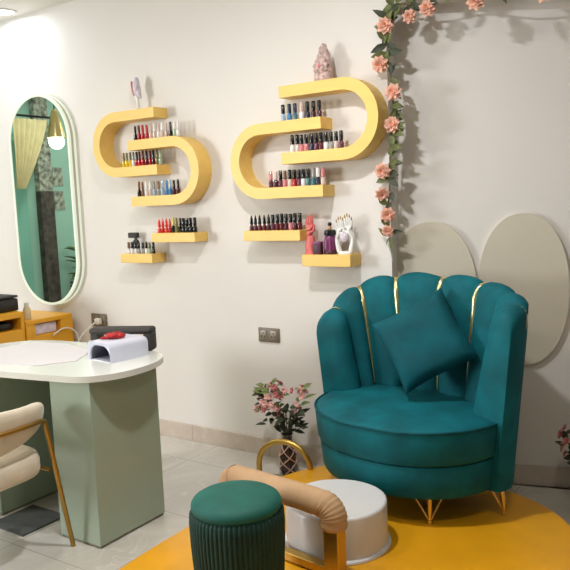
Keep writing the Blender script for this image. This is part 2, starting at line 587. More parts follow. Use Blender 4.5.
def bottle(style, cap, body, loc, label, group, sc=1.0):
    key = (style, cap, body)
    t = thing('nail_polish_bottle', label, 'nail polish', loc, random.uniform(-0.25, 0.25), group)
    t.scale = (sc, sc, sc)
    if key not in proto:
        b1 = B()
        if style == 'slim':
            lathe(b1, [(0.0110, 0), (0.0122, 0.002), (0.0122, 0.036), (0.006, 0.042), (0.005, 0.044)], 16)
            cp = [(0.0078, 0.043), (0.0084, 0.045), (0.0072, 0.088), (0.005, 0.091)]
        elif style == 'cone':
            lathe(b1, [(0.0118, 0), (0.0135, 0.003), (0.013, 0.022), (0.007, 0.034), (0.006, 0.037)], 16)
            cp = [(0.0096, 0.036), (0.0104, 0.038), (0.0086, 0.066), (0.003, 0.086), (0.001, 0.088)]
        else:
            lathe(b1, [(0.0120, 0), (0.0135, 0.003), (0.0135, 0.032), (0.0085, 0.039), (0.0065, 0.042)], 16)
            cp = [(0.0106, 0.041), (0.0112, 0.043), (0.0102, 0.086), (0.008, 0.089)]
        o1 = obj('body', b1, polish(CN[body]), t)
        b2 = B(); lathe(b2, cp, 14)
        o2 = obj('cap', b2, polish(CN[cap]), t)
        proto[key] = (o1, o2)
    else:
        for o in proto[key]:
            c = o.copy(); col.objects.link(c); c.parent = t
def row(where, z, x0, x1, style, caps, bodies, group, y=3.292, sc=1.0, xs=None):
    n = len(bodies)
    for i in range(n):
        x = xs[i] if xs else x0 + (x1 - x0) * i / (n - 1)
        cap = caps[i] if isinstance(caps, list) else caps
        st = style[i] if isinstance(style, list) else style
        bottle(st, cap, bodies[i], (x, y + random.uniform(-0.004, 0.004), z),
               '%s polish, %s cap, %s from left %s' % (bodies[i], cap, ORD[i], where), group, sc * random.uniform(0.97, 1.03))
row('in left shelf\'s top row', 1.912, -3.285, -2.93, 'slim', [BK, DR, RD, RD, CL, WH, CL, WH, CL, BK, WH, WH], [BK, RD, RD, RD, CL, CL, WH, CL, CL, BK, GR, WH], 'nail polishes in the top row of the left shelf')
row('in left shelf\'s second row', 1.754, -3.405, -3.09, 'slim', [NU, OL, OL, GY, BK, DR, DR, BK, DR, BK, OL, GR], [YE, YE, YE, WH, RD, RD, RD, DR, RD, DR, OL, GR], 'nail polishes in the second row of the left shelf')
row('in left shelf\'s third row', 1.566, -3.285, -2.955, 'slim', [NU, NU, WH, WH, GY, NU, LB, BL, LB, BK, BK], [BK, NU, WH, CL, LB, GY, LB, BL, BL, MA, MA], 'nail polishes in the third row of the left shelf')
row('on the straight left shelf', 1.337, -3.130, -2.845, ['cone'] * 4 + ['slim'] * 3 + ['round'] * 4, [RE, RE, RE, RE, YA, OL, BK, BK, BK, BK, BK], [RE, RD, RE, RD, BK, OL, BK, BK, BK, BK, BK], 'nail polishes on the straight left shelf')
row('on the lowest left shelf', 1.208, -3.40, -3.19, 'round', [NU, BK, BK, BK, BK, BK, OL, BK], [WH, WH, WH, GY, GY, WH, GR, BK], 'nail polishes on the lowest left shelf', sc=0.82, y=3.285)
row('in right shelf\'s top row', 1.924, -2.178, -1.950, 'round', [BK, NV, NV, CL, BK, BK, BK], [LB, BL, TE, WH, NV, MA, MA], 'nail polishes in the top row of the right shelf')
row('in right shelf\'s second row', 1.757, -2.128, -1.830, 'round', BK, [WH, CL, PK, PK, NV, PU, DR, WH, GY, CL, PU], 'nail polishes in the second row of the right shelf')
row('in right shelf\'s third row', 1.577, -2.275, -1.945, 'round', [PK, CL, BK, NU, BK, BK, BK, BK, BK, GY, WH, PK], [PU, MA, PU, PK, CL, RD, PU, WH, TE, TE, NV, CL], 'nail polishes in the third row of the right shelf')
row('on the straight right shelf', 1.342, -2.422, -2.100, ['cone'] * 5 + ['round'] * 7, BK, [DR, MA, DR, DR, MA, PU, DR, DR, MA, PK, MA, DR], 'nail polishes on the straight right shelf')
# dark pump bottle with a broad head behind the lowest left row
t = thing('pump_bottle', 'tall black dispenser bottle with broad boxy head on the lowest left shelf', 'bottle', (-3.375, 3.325, 1.208))
bm = B(); lathe(bm, [(0.019, 0), (0.021, 0.004), (0.021, 0.075), (0.010, 0.088), (0.010, 0.098)], 18); obj('body', bm, MT['black'], t)
bm = B(); box(bm, -0.055, 0.018, -0.016, 0.016, 0.098, 0.132, 0.004); obj('pump_head', bm, MT['charcoal'], t)

# ------------------------------------------------------------------ figurines
def skin(name, chains, material, parent=None, loc=None, rotz=0, sub=2, root=0):
    """chains: list of lists of ((x,y,z), r); a chain may start with an int index (shared vertex)"""
    vs, es, rs = [], [], []
    for ch in chains:
        prev = None
        for it in ch:
            if isinstance(it, int):
                i = it
            else:
                vs.append(it[0]); rs.append(it[1]); i = len(vs) - 1
            if prev is not None:
                es.append((prev, i))
            prev = i
    me = bpy.data.meshes.new(name)
    me.from_pydata(vs, es, [])
    o = bpy.data.objects.new(name, me)
    col.objects.link(o)
    md = o.modifiers.new('skin', 'SKIN')
    md.use_smooth_shade = True
    for i, v in enumerate(me.skin_vertices[0].data):
        r = rs[i]
        v.radius = r if isinstance(r, tuple) else (r, r)
        v.use_root = (i == root)
    sb = o.modifiers.new('sub', 'SUBSURF')
    sb.levels = sb.render_levels = sub
    dg = bpy.context.evaluated_depsgraph_get()
    ev = o.evaluated_get(dg)
    nm = bpy.data.meshes.new_from_object(ev)
    o.modifiers.clear()
    o.data = nm
    nm.materials.clear()
    nm.materials.append(material)
    for p in nm.polygons:
        p.use_smooth = True
    if parent:
        o.parent = parent
    if loc:
        o.location = loc
    o.rotation_euler.z = rotz
    return o
def hand_chains(x0, mir, sc, tilt=0.0):
    """an upright hand, forearm from the base; mir = +1 thumb to +x"""
    f = lambda x, y, z: (x0 + mir * x * sc, y * sc, z * sc)
    ch = [[(f(0, 0, 0), .018 * sc), (f(-.006, 0, .05), .015 * sc), (f(-.012, 0, .085), .013 * sc), (f(-.004, 0, .115), (.022 * sc, .011 * sc)), (f(0, 0, .135), (.021 * sc, .010 * sc))]]
    for k, (dx, ln) in enumerate(((-.017, .040), (-.006, .055), (.006, .060), (.017, .052))):
        ch.append([4, (f(dx, -.002, .148), .0062 * sc), (f(dx * 1.15, -.006, .148 + ln * .55), .0054 * sc), (f(dx * 1.2, -.004, .148 + ln), .0042 * sc)])
    ch.append([3, (f(.026, -.006, .122), .0066 * sc), (f(.033, -.010, .142), .0056 * sc), (f(.034, -.012, .158), .0044 * sc)])
    return ch
# white hands on the lowest right shelf
t = thing('hands_figurine', 'white porcelain figurine of two raised hands with gold nails on the lowest right shelf', 'figurine', (-1.832, 3.305, 1.211))
a = hand_chains(-0.026, 1, 0.92)
skin('hand', [[it if isinstance(it, int) else ((it[0][0] + 0.18 * max(0, 0.08 - abs(it[0][2] - 0.06)) * -1, it[0][1], it[0][2]), it[1]) for it in ch] for ch in a], MT['porcelain'], t)
a = hand_chains(0.026, -1, 0.98)
skin('hand', [[it if isinstance(it, int) else ((it[0][0] + 0.18 * max(0, 0.08 - abs(it[0][2] - 0.06)), it[0][1], it[0][2]), it[1]) for it in ch] for ch in a], MT['porcelain'], t)
bm = B(); lathe(bm, [(0.001, -0.006), (0.022, -0.005), (0.026, 0), (0.022, 0.005), (0.012, 0.009), (0.001, 0.010)], 20)
bmesh.ops.transform(bm, matrix=Matrix.Translation((0, -0.012, 0.088)) @ Matrix.Rotation(R(90), 4, 'X'), verts=bm.verts)
obj('medallion', bm, MT['stat_silver'], t)
bm = B(); lathe(bm, [(0.036, 0), (0.038, 0.004), (0.036, 0.010), (0.030, 0.016)], 24, sx=1.1, sy=0.7); obj('foot', bm, MT['porcelain'], t)
for k, (x, z) in enumerate(((-0.042, 0.178), (-0.032, 0.190), (-0.02, 0.195), (-0.008, 0.184), (0.044, 0.192), (0.034, 0.206), (0.021, 0.212), (0.008, 0.200))):
    pass
for s_, scl, x00 in ((1, .92, -0.026), (-1, .98, 0.026)):
    for dx, ln in ((-.017, .040), (-.006, .055), (.006, .060), (.017, .052)):
        bm = B(); tube(bm, [(x00 + s_ * dx * 1.2 * scl, -.0065, (.140 + ln) * scl), (x00 + s_ * dx * 1.2 * scl, -.007, (.158 + ln) * scl)], [0.0042, 0.0022], 8)
        obj('nail', bm, MT['gold_nail'], t)
# purple perfume-like bottle with black bow
t = thing('purple_bottle', 'purple dress-shaped bottle with a black collar between the coral and white figurines', 'bottle', (-1.921, 3.305, 1.211))
bm = B(); lathe(bm, [(0.034, 0), (0.038, 0.004), (0.036, 0.022), (0.034, 0.024)], 24); obj('base', bm, MT['plum_dk'], t)
bm = B(); lathe(bm, [(0.034, 0.024), (0.035, 0.04), (0.031, 0.07), (0.026, 0.096), (0.02, 0.102)], 48, mod=lambda a, z: 1 + 0.05 * math.cos(a * 12)); obj('body', bm, MT['plum'], t)
bm = B(); lathe(bm, [(0.02, 0.098), (0.030, 0.100), (0.032, 0.108), (0.029, 0.126), (0.016, 0.130)], 30, mod=lambda a, z: 1 + 0.08 * math.cos(a * 8)); obj('collar', bm, MT['black'], t)
bm = B(); lathe(bm, [(0.009, 0.128), (0.010, 0.132), (0.010, 0.146), (0.007, 0.150)], 16); obj('neck', bm, MT['beige'], t)
bm = B(); ball(bm, (0, 0, 0.158), 0.0115, 14); obj('stopper', bm, MT['black'], t)
# small plum box
t = thing('plum_box', 'small dark plum gift box in front of the coral figurine', 'box', (-1.978, 3.272, 1.211))
bm = B(); box(bm, -0.024, 0.024, -0.014, 0.014, 0, 0.058, 0.002); obj('carton', bm, MT['plum_dk'], t)
bm = B(); box(bm, -0.025, 0.025, -0.015, 0.015, 0.055, 0.068, 0.002); obj('lid', bm, MT['plum'], t)
# coral draped figurine
t = thing('coral_figurine', 'coral pink raised-hand figurine at the left end of the lowest right shelf', 'figurine', (-2.040, 3.300, 1.211))
skin('hand', hand_chains(0, 1, 1.02), MT['coral'], t)
bm = B(); lathe(bm, [(0.030, 0.012), (0.031, 0.04), (0.026, 0.075), (0.021, 0.095), (0.019, 0.10)], 40, sy=0.8, mod=lambda a, z: 1 + 0.07 * math.cos(a * 7 + z * 40)); obj('drape', bm, MT['coral'], t)
bm = B(); lathe(bm, [(0.034, 0), (0.035, 0.006), (0.03, 0.014)], 24, sx=1.0, sy=0.8); obj('plinth', bm, MT['coral'], t)
# mauve flowered hand statuette on the right U shelf
t = thing('flower_statuette', 'mauve textured statuette of raised fingers over a flower on the right U-shaped shelf', 'figurine', (-1.925, 3.305, 2.104))
bm = B(); lathe(bm, [(0.045, 0), (0.052, 0.006), (0.054, 0.03), (0.05, 0.055), (0.046, 0.075)], 40, sy=0.75, mod=lambda a, z: 1 + 0.05 * math.cos(a * 9 + z * 90)); obj('base', bm, MT['stat_pink'], t)
for k in range(9):
    a = 2 * PI * k / 9
    bm = B(); ball(bm, (0, 0, 0), 1, 10, (0.013, 0.006, 0.022))
    bmesh.ops.transform(bm, matrix=Matrix.Translation((0.027 * math.sin(a), -0.040, 0.074 + 0.025 * math.cos(a))) @ Matrix.Rotation(a, 4, 'Y') @ Matrix.Rotation(R(-25), 4, 'X'), verts=bm.verts)
    obj('petal', bm, MT['stat_pink'], t)
bm = B(); ball(bm, (0, -0.044, 0.074), 0.013, 12); obj('flower_heart', bm, MT['pinkd'], t)
for x, h in ((-0.032, 0.145), (-0.017, 0.180), (0.0, 0.192), (0.017, 0.186), (0.032, 0.160)):
    bm = B(); tube(bm, [(x * 1.1, 0, 0.05), (x, -0.004, 0.10), (x * 0.75, -0.003, h - 0.012), (x * 0.7, 0, h)], [0.014, 0.013, 0.0105, 0.005], 12); obj('finger', bm, MT['stat_pink'], t)
# lilac statuette on the left U shelf
t = thing('lilac_statuette', 'pale lilac bird-like statuette on slim white stem above the left U-shaped shelf', 'figurine', (-3.262, 3.305, 2.096))
skin('body', [[((0, 0, .07), .014), ((-.006, 0, .10), .026), ((-.008, 0, .14), .027), ((-.004, 0, .175), .021), ((.002, -.004, .205), .013)], [1, ((.022, -.004, .09), .014), ((.032, -.004, .07), .006)]], MT['stat_silver'], t)
bm = B(); tube(bm, [(0, 0, 0.012), (0, 0, 0.05), (-0.003, 0, 0.085)], [0.012, 0.009, 0.014], 12); obj('stem', bm, MT['porcelain'], t)
bm = B(); lathe(bm, [(0.024, 0), (0.024, 0.006), (0.012, 0.014)], 20); obj('foot', bm, MT['porcelain'], t)
for s_ in (-1, 1):
    bm = B(); ball(bm, (0, 0, 0), 1, 12, (0.008, 0.012, 0.048))
    bmesh.ops.transform(bm, matrix=Matrix.Translation((-0.006 + s_ * 0.017, -0.014, 0.135)) @ Matrix.Rotation(R(s_ * 10), 4, 'Y'), verts=bm.verts)
    obj('wing', bm, MT['pinkd'] if s_ < 0 else MT['stat_silver'], t)

# ------------------------------------------------------------------ wall discs in the niche
def oval(label, xc, zc, rx, rz):
    bm = B()
    o = []
    for k in range(72):
        a = 2 * PI * k / 72
        e = 2 / 2.15
        ca, sa = math.cos(a), math.sin(a)
        o.append((rx * math.copysign(abs(ca) ** e, ca), rz * math.copysign(abs(sa) ** e, sa)))
    prism(bm, o, 0, 0.022, 0.002, 1)
    bmesh.ops.transform(bm, matrix=Matrix.Rotation(R(90), 4, 'X'), verts=bm.verts)
    return tag(obj('wall_panel', bm, MT['panel'], loc=(xc, niche_y(xc) - 0.001, zc), rotz=math.atan(0.28)), label, 'wall panel')
oval('cream oval wall panel behind the left half of the armchair, nearer the garland', -1.440, 0.985, 0.232, 0.378)
oval('cream oval wall panel behind the right half of the armchair, the taller one', -1.005, 1.012, 0.216, 0.380)

# ------------------------------------------------------------------ garland
G = [(-1.590, 3.345, 1.30), (-1.600, 3.345, 1.42), (-1.585, 3.345, 1.58), (-1.580, 3.345, 1.72), (-1.560, 3.345, 1.88), (-1.560, 3.345, 2.02), (-1.580, 3.345, 2.18), (-1.575, 3.345, 2.34), (-1.54, 3.345, 2.425), (-1.40, 3.345, 2.405), (-1.22, 3.345, 2.43), (-1.05, 3.345, 2.405), (-0.85, 3.345, 2.42), (-0.6, 3.345, 2.41), (-0.35, 3.345, 2.43)]
t = thing('flower_garland', 'garland of peach silk roses and olive leaves around the niche edge', 'garland', (-1.58, WY, 1.30))
def toT(p):
    return Vector(p) - Vector((-1.58, WY, 1.30))
path = catmull(G, 8)
bm = B(); tube(bm, [toT(p) for p in path], 0.0045, 6); obj('vine', bm, MT['vine'], t)
def leaf_mesh(bm, p, d, n, ln, w):
    """folded pointed leaf from p along d with normal n"""
    d, n = Vector(d).normalized(), Vector(n)
    n = (n - d * n.dot(d)).normalized()
    s = d.cross(n)
    prof = [(0, 0.05), (0.25, 0.8), (0.5, 1.0), (0.75, 0.65), (1.0, 0.02)]
    rows = []
    for tt, ww in prof:
        cp = Vector(p) + d * ln * tt - n * ln * 0.25 * tt * tt
        rows.append([cp + s * w * ww + n * w * 0.35 * ww, cp, cp - s * w * ww + n * w * 0.35 * ww])
    top = [[bm.verts.new(q) for q in r] for r in rows]
    bot = [[bm.verts.new(q - n * 0.0008) for q in r] for r in rows]
    for a, b, fl in ((top, top, 0), (bot, bot, 1)):
        for i in range(len(a) - 1):
            for j in range(2):
                q = (a[i][j], a[i + 1][j], a[i + 1][j + 1], a[i][j + 1])
                bm.faces.new(q if not fl else q[::-1])
    for i in range(len(rows) - 1):
        bm.faces.new((top[i][0], bot[i][0], bot[i + 1][0], top[i + 1][0]))
        bm.faces.new((top[i][2], top[i + 1][2], bot[i + 1][2], bot[i][2]))
def rose(bm, c, axis, r, layers=((1.0, 8, 0.3), (0.8, 7, 0.7), (0.52, 5, 1.0), (0.3, 4, 1.3))):
    axis = Vector(axis).normalized()
    a0 = Vector((0, 0, 1)) if abs(axis.z) < 0.9 else Vector((1, 0, 0))
    u = (a0 - axis * a0.dot(axis)).normalized()
    v = axis.cross(u)
    for rr, n, lift in layers:
        ph = random.uniform(0, 2 * PI)
        for k in range(n):
            a = ph + 2 * PI * k / n
            d = u * math.cos(a) + v * math.sin(a)
            leaf_mesh(bm, Vector(c) + axis * r * 0.12 * (1.2 - rr), d * math.cos(lift) + axis * math.sin(lift), axis, r * (0.55 + 0.45 * rr), r * 0.42 * (0.55 + 0.45 * rr))
FL = [(-1.579, 2.330, .046), (-1.611, 2.151, .046), (-1.545, 2.009, .046), (-1.552, 1.852, .046), (-1.612, 1.630, .044), (-1.617, 1.515, .040), (-1.590, 1.410, .042), (-1.592, 1.330, .034), (-1.359, 2.372, .044), (-1.452, 2.352, .036), (-1.125, 2.362, .046), (-0.83, 2.345, .046), (-0.6, 2.36, .046)]
for x, z, r in FL:
    ax = (random.uniform(0.1, 0.6), -1, random.uniform(-0.5, 0.2))
    c = toT((x, 3.322, z))
    bm = B(); rose(bm, c, ax, r); f = obj('rose', bm, MT['petal'], t, smooth=60)
    bm = B(); ball(bm, c + Vector(ax).normalized() * r * 0.3, r * 0.24, 8); obj('flower_heart', bm, MT['petal_c'], f, smooth=60)
for i in range(99):
    p = path[int(random.random() * (len(path) - 1))]
    a = random.uniform(0, 2 * PI)
    d = Vector((math.cos(a) if not 1.62 < p.z < 2.18 else 0.25 + 0.75 * abs(math.cos(a)), random.uniform(-0.7, -0.1), math.sin(a) - 0.15))
    bm = B(); leaf_mesh(bm, toT(p) + Vector((0, -0.005, 0)), d, (random.uniform(-.4, .4), -1, random.uniform(-.3, .5)), random.uniform(0.055, 0.09), random.uniform(0.015, 0.022))
    obj('leaf', bm, MT['leaf'] if i % 3 else MT['leaf_dk'], t, smooth=60)
# loose white ribbon end below the garland
bm = B(); tube(bm, catmull([(-1.592, 3.352, 1.31), (-1.600, 3.345, 1.26), (-1.590, 3.348, 1.22), (-1.585, 3.354, 1.17)], 6), [0.010] * 6 + [0.014] * 6 + [0.010 - 0.0012 * k for k in range(7)], 8, ell=0.5)
tag(obj('ribbon_end', bm, MT['porcelain'], None), 'white ribbon tail hanging under the rose garland', 'ribbon')

# ------------------------------------------------------------------ wall sockets
def outlet(label, x0, x1, z0, z1, plug=False):
    xc, zc = (x0 + x1) / 2, (z0 + z1) / 2
    w, h = (x1 - x0) / 2, (z1 - z0) / 2
    t = thing('wall_socket', label, 'socket', (xc, WY, zc))
    bm = B(); box(bm, -w, w, -0.010, 0, -h, h, 0.003); obj('plate', bm, MT['socket'], t)
    for k in range(2):
        cx0 = (-0.5 + k) * w
        bm = B(); box(bm, cx0 - w * 0.34, cx0 + w * 0.34, -0.013, -0.009, -h * 0.66, h * 0.62, 0.002); ins = obj('socket_insert', bm, MT['metal'], t)
        for dx, dz in ((0, 0.3), (-0.16, -0.18), (0.16, -0.18)):
            bm = B(); box(bm, cx0 + dx * w - 0.003, cx0 + dx * w + 0.003, -0.0145, -0.0125, dz * h - 0.005, dz * h + 0.005); obj('pin_hole', bm, MT['dark_slot'], ins)
    return t
outlet('brown double wall socket with no plug, between desk and flower vase', -2.461, -2.316, 0.689, 0.773)
outlet('brown wall socket with white plug in it, above the nail desk', -3.895, -3.745, 0.693, 0.783)
t = thing('power_cord', 'white power cord with plug running from the wall socket down behind the desk', 'cord', (-3.80, WY - 0.014, 0.735))
bm = B(); box(bm, -0.025, 0.02, -0.035, 0.0, -0.02, 0.02, 0.006); obj('plug', bm, MT['cable'], t)
bm = B(); tube(bm, catmull([(-0.005, -0.034, 0), (-0.03, -0.06, -0.03), (-0.09, -0.10, -0.10), (-0.12, -0.14, -0.22), (-0.12, -0.16, -0.4), (-0.1, -0.2, -0.731)], 8), 0.005, 8); obj('wire', bm, MT['cable'], t)

# ------------------------------------------------------------------ yellow storage units under the mirror
def cubby(name, label, x1, y0, y1, zt, oz0, oz1, oy0, oy1, depth=0.42):
    """open-fronted box unit, front face at x1 looking to +x"""
    t = thing(name, label, 'storage unit', (x1, (y0 + y1) / 2, 0))
    yc = (y0 + y1) / 2
    a, b, o0, o1 = y0 - yc, y1 - yc, oy0 - yc, oy1 - yc
    bm = B()
    box(bm, -depth, 0, a, b, oz1, zt, 0.003, 1)
    box(bm, -depth, 0, a, b, 0, oz0, 0.003, 1)
    box(bm, -depth, 0, a, o0, oz0, oz1)
    box(bm, -depth, 0, o1, b, oz0, oz1)
    obj('carcass', bm, MT['cab'], t, smooth=20)
    bm = B(); box(bm, -depth, -depth + 0.02, o0, o1, oz0, oz1); obj('back_board', bm, MT['dark_in'], t)
    return t
cubby('storage_cubby', 'golden yellow open storage cubby with white papers, nearer the wall under the mirror', -4.05, 2.945, 3.327, 0.782, 0.672, 0.752, 3.012, 3.225)
cubby('storage_cubby', 'golden yellow open storage cubby with dark contents, at the left edge below the black case', -4.06, 2.40, 2.94, 0.850, 0.735, 0.812, 2.74, 2.915)
bm = B(); box(bm, -0.36, -0.03, -0.098, 0.092, 0.0, 0.070, 0.006); tag(obj('paper_stack', bm, MT['print'], None, loc=(-4.05, 3.118, 0.673)), 'stack of pale lilac printed papers inside the yellow cubby', 'papers')
bm = B(); box(bm, -0.36, -0.05, -0.06, 0.06, 0.0, 0.045, 0.006); tag(obj('dark_pouch', bm, MT['black'], None, loc=(-4.06, 2.83, 0.736)), 'dark pouch tucked inside the left yellow cubby', 'pouch')
t = thing('black_case', 'black equipment case with coiled handle on the left yellow cubby', 'case', (-4.30, 2.76, 0.850))
bm = B(); box(bm, -0.17, 0.17, -0.24, 0.20, 0.0, 0.085, 0.012); obj('body', bm, MT['black'], t)
bm = B(); box(bm, -0.17, 0.17, -0.24, 0.20, 0.089, 0.105, 0.006); obj('lid', bm, MT['charcoal'], t)
bm = B(); tube(bm, catmull([(0.05, -0.16, 0.10), (0.06, -0.14, 0.15), (0.06, -0.08, 0.165), (0.05, -0.03, 0.14), (0.05, 0.0, 0.10)], 8), 0.010, 10); obj('handle', bm, MT['black'], t)
t = thing('white_bottle', 'slim cream bottle standing on the yellow cubby by the mirror', 'bottle', (-4.12, 3.01, 0.782))
bm = B(); lathe(bm, [(0.024, 0), (0.026, 0.004), (0.025, 0.07), (0.015, 0.088)], 20); obj('body', bm, MT['curtain'], t)
bm = B(); lathe(bm, [(0.015, 0.086), (0.016, 0.09), (0.015, 0.115)], 16); obj('cap', bm, MT['porcelain'], t)

# ------------------------------------------------------------------ nail desk
t = thing('nail_desk', 'sage green nail desk with rounded white top', 'desk', (-2.9, 2.25, 0))
D0 = Vector((-2.9, 2.25, 0))
top = catmull([Vector((x, y, 0)) - D0 for x, y in [(-3.45, 1.90), (-3.15, 1.895), (-2.875, 1.93), (-2.6, 1.975), (-2.43, 2.015), (-2.345, 2.11), (-2.315, 2.25), (-2.345, 2.41), (-2.45, 2.53), (-2.70, 2.585), (-3.08, 2.573), (-3.33, 2.53), (-3.46, 2.42), (-3.53, 2.2), (-3.53, 2.02)]], 8, True)
bm = B(); prism(bm, [(p.x, p.y) for p in top], 0.757, 0.785, 0.007, 3); obj('desktop', bm, MT['white_top'], t, smooth=30)
def dbox(name, x0, x1, y0, y1, z0, z1, m, label=None, bev=0.002):
    bm = B(); box(bm, x0 - D0.x, x1 - D0.x, y0 - D0.y, y1 - D0.y, z0, z1, bev, 1)
    return obj(name, bm, m, t, smooth=20, label=label)
dbox('pedestal', -2.675, -2.408, 2.040, 2.452, 0.012, 0.757, MT['sage'])
dbox('pedestal', -3.42, -3.12, 2.040, 2.40, 0.012, 0.757, MT['sage'])
dbox('plinth', -2.670, -2.413, 2.045, 2.447, 0.0, 0.012, MT['sage_dark'])
dbox('plinth', -3.415, -3.125, 2.045, 2.395, 0.0, 0.012, MT['sage_dark'])
dbox('back_panel', -3.42, -2.675, 2.40, 2.42, 0.0, 0.757, MT['sage_dark'])
# floor mat in the knee space
bm = B(); box(bm, -3.09, -2.83, 1.945, 2.20, 0, 0.008, 0.003, 1)
tag(obj('floor_mat', bm, MT['mat_grey'], None), 'dark grey rubber mat on the floor under the nail desk', 'mat')
# paper sheets on the desk
bm = B(); prism(bm, [(-3.40, 2.10), (-3.02, 2.02), (-2.80, 2.06), (-2.70, 2.22), (-2.82, 2.42), (-3.1, 2.50), (-3.32, 2.47)], 0.785, 0.789)
tag(obj('towel', bm, MT['paper'], None), 'thin white towel spread on the nail desk', 'towel')

# nail lamp
def place(u0, u1):
    return
a = math.atan2(2.447 - 2.269, -2.42 + 2.509)          # long side direction
t = thing('nail_lamp', 'white UV nail dryer lamp with open front on the desk', 'nail lamp', (-2.574, 2.374, 0.785), R(83))
t.scale = (1.08, 1.08, 1.0)
L2, W2, hh2 = 0.10, 0.075, 0.098
# local x: along the length (away from the opening at -x), local y: across
def arch(w, h, r, n=8):
    o = [(-w, 0)]
    for k in range(n + 1):
        q = PI - (PI / 2) * k / n
        o.append((-w + r + r * math.cos(q), h - r + r * math.sin(q)))
    for k in range(n + 1):
        q = PI / 2 - (PI / 2) * k / n
        o.append((w - r + r * math.cos(q), h - r + r * math.sin(q)))
    o.append((w, 0))
    return o
bm = B()
ou, inn = arch(0.082, 0.094, 0.028), arch(0.072, 0.076, 0.05)
loops = [[Vector((x, p[0], p[1])) for p in o] for o, x in ((inn, 0.080), (inn, -0.098), (ou, -0.105), (ou, 0.09), ([(p[0] * 0.94, p[1] * 0.95) for p in ou], 0.105))]
grid_loops(bm, loops, False, False)
bm.faces.new([bm.verts.new(p) for p in loops[-1]])
bm.faces.new([bm.verts.new(p) for p in loops[0]])
bmesh.ops.remove_doubles(bm, verts=bm.verts, dist=1e-5)
obj('housing', bm, MT['uv'], t, smooth=35)
bm = B()
grid_loops(bm, [[Vector((x, p[0] * 0.985, p[1] * 0.985)) for p in inn] for x in (0.078, -0.09)], False, False)
bm.faces.new([bm.verts.new((0.078, p[0] * 0.985, p[1] * 0.985)) for p in inn])
obj('cavity', bm, MT['uv_in'], t, smooth=35)
bm = B(); box(bm, -0.095, 0.078, -0.070, 0.070, 0.0, 0.004); obj('base_plate', bm, MT['uv'], t)
# red lace hair clip on the lamp
t = thing('red_bow', 'crumpled red satin bow lying on top of the nail lamp', 'bow', (-2.575, 2.36, 0.880), 0.9)
bm = B()
for k in range(7):
    q = 2 * PI * k / 7
    ball(bm, (0.028 * math.cos(q), 0.018 * math.sin(q), 0.012 + 0.004 * (k % 2)), 1, 10, (0.022, 0.014, 0.013))
obj('bow_loops', bm, MT['red'], t)
bm = B(); ball(bm, (0, 0, 0.018), 1, 10, (0.020, 0.016, 0.016)); obj('knot', bm, MT['red'], t)
bm = B(); tube(bm, [(-0.03, 0, 0.01), (-0.055, -0.008, 0.008), (-0.07, -0.004, 0.006)], [0.010, 0.008, 0.004], 8, ell=0.5); obj('tail', bm, MT['red'], t)
# dark hand rest behind the lamp
t = thing('hand_rest', 'dark charcoal padded hand rest behind the nail lamp', 'hand rest', (-2.655, 2.528, 0.785), R(24))
bm = B(); box(bm, -0.20, 0.13, -0.045, 0.045, 0.085, 0.118, 0.016, 4); obj('pad', bm, MT['charcoal'], t)
bm = B(); box(bm, 0.085, 0.130, -0.04, 0.04, 0.0, 0.10, 0.012, 3); obj('leg', bm, MT['charcoal'], t)
bm = B(); box(bm, -0.195, -0.15, -0.04, 0.04, 0.0, 0.10, 0.012, 3); obj('leg', bm, MT['charcoal'], t)
# pale cable on the desk
bm = B(); tube(bm, catmull([(-4.035, 3.14, 0.655), (-4.03, 3.22, 0.69), (-4.02, 3.29, 0.675), (-4.015, 3.335, 0.60), (-4.015, 3.34, 0.3), (-4.0, 3.33, 0.006)], 8), 0.005, 8)
tag(obj('loose_cable', bm, MT['cable'], None), 'cream cable hanging over the front corner of the yellow cubby', 'cord')

# ------------------------------------------------------------------ white client chair
t = thing('desk_chair', 'cream velvet tub chair with brass frame at the nail desk', 'chair', (-2.855, 1.712, 0), R(2))
bm = B()
sq = []
for k in range(40):
    q = 2 * PI * k / 40
    e = 2 / 3.6
    sq.append((0.325 * math.copysign(abs(math.cos(q)) ** e, math.cos(q)), 0.215 * math.copysign(abs(math.sin(q)) ** e, math.sin(q))))
lo = [[Vector((x * s, y * s, z)) for x, y in sq] for s, z in ((0.90, 0.375), (0.97, 0.38), (1.0, 0.40), (1.0, 0.44), (0.97, 0.465), (0.85, 0.478), (0.4, 0.484))]
grid_loops(bm, lo); obj('seat', bm, MT['cream_velvet'], t, smooth=60)
def wrap(q):      # plan curve of the back: q 0 right arm end -> 1 left arm end
    th = R(-28) - (R(124)) * 2 * q
    th = R(50) - R(280) * q
    return Vector((0.31 * math.cos(th), 0.31 * math.sin(th) * 1.0 - 0.0, 0)), Vector((math.cos(th), math.sin(th), 0))
bm = B(); loops = []
NW = 48
for i in range(NW + 1):
    q = i / NW
    p, n_ = wrap(q)
    back = math.sin(PI * q)
    zt = 0.668 + 0.055 * back ** 0.8
    zb = 0.57 - 0.095 * back
    ee = min(1, min(q, 1 - q) / 0.06)
    ee = math.sqrt(max(0.0, 1 - (1 - ee) ** 2)) * 0.93 + 0.07
    zm = (zt + zb) / 2
    lp = []
    for k in range(16):
        w = 2 * PI * k / 16
        c1, s1 = math.cos(w), math.sin(w)
        dr = 0.034 * math.copysign(abs(c1) ** 0.75, c1)
        dz = (zt - zb) / 2 * math.copysign(abs(s1) ** 0.6, s1) * ee
        dr += 0.02 * (dz / 0.1)
        lp.append(p + n_ * dr * (0.5 + 0.5 * ee) + Vector((0, 0, zm + dz)))
    loops.append(lp)
grid_loops(bm, loops); obj('backrest', bm, MT['cream_velvet'], t, smooth=60)
bm = B()
rail = []
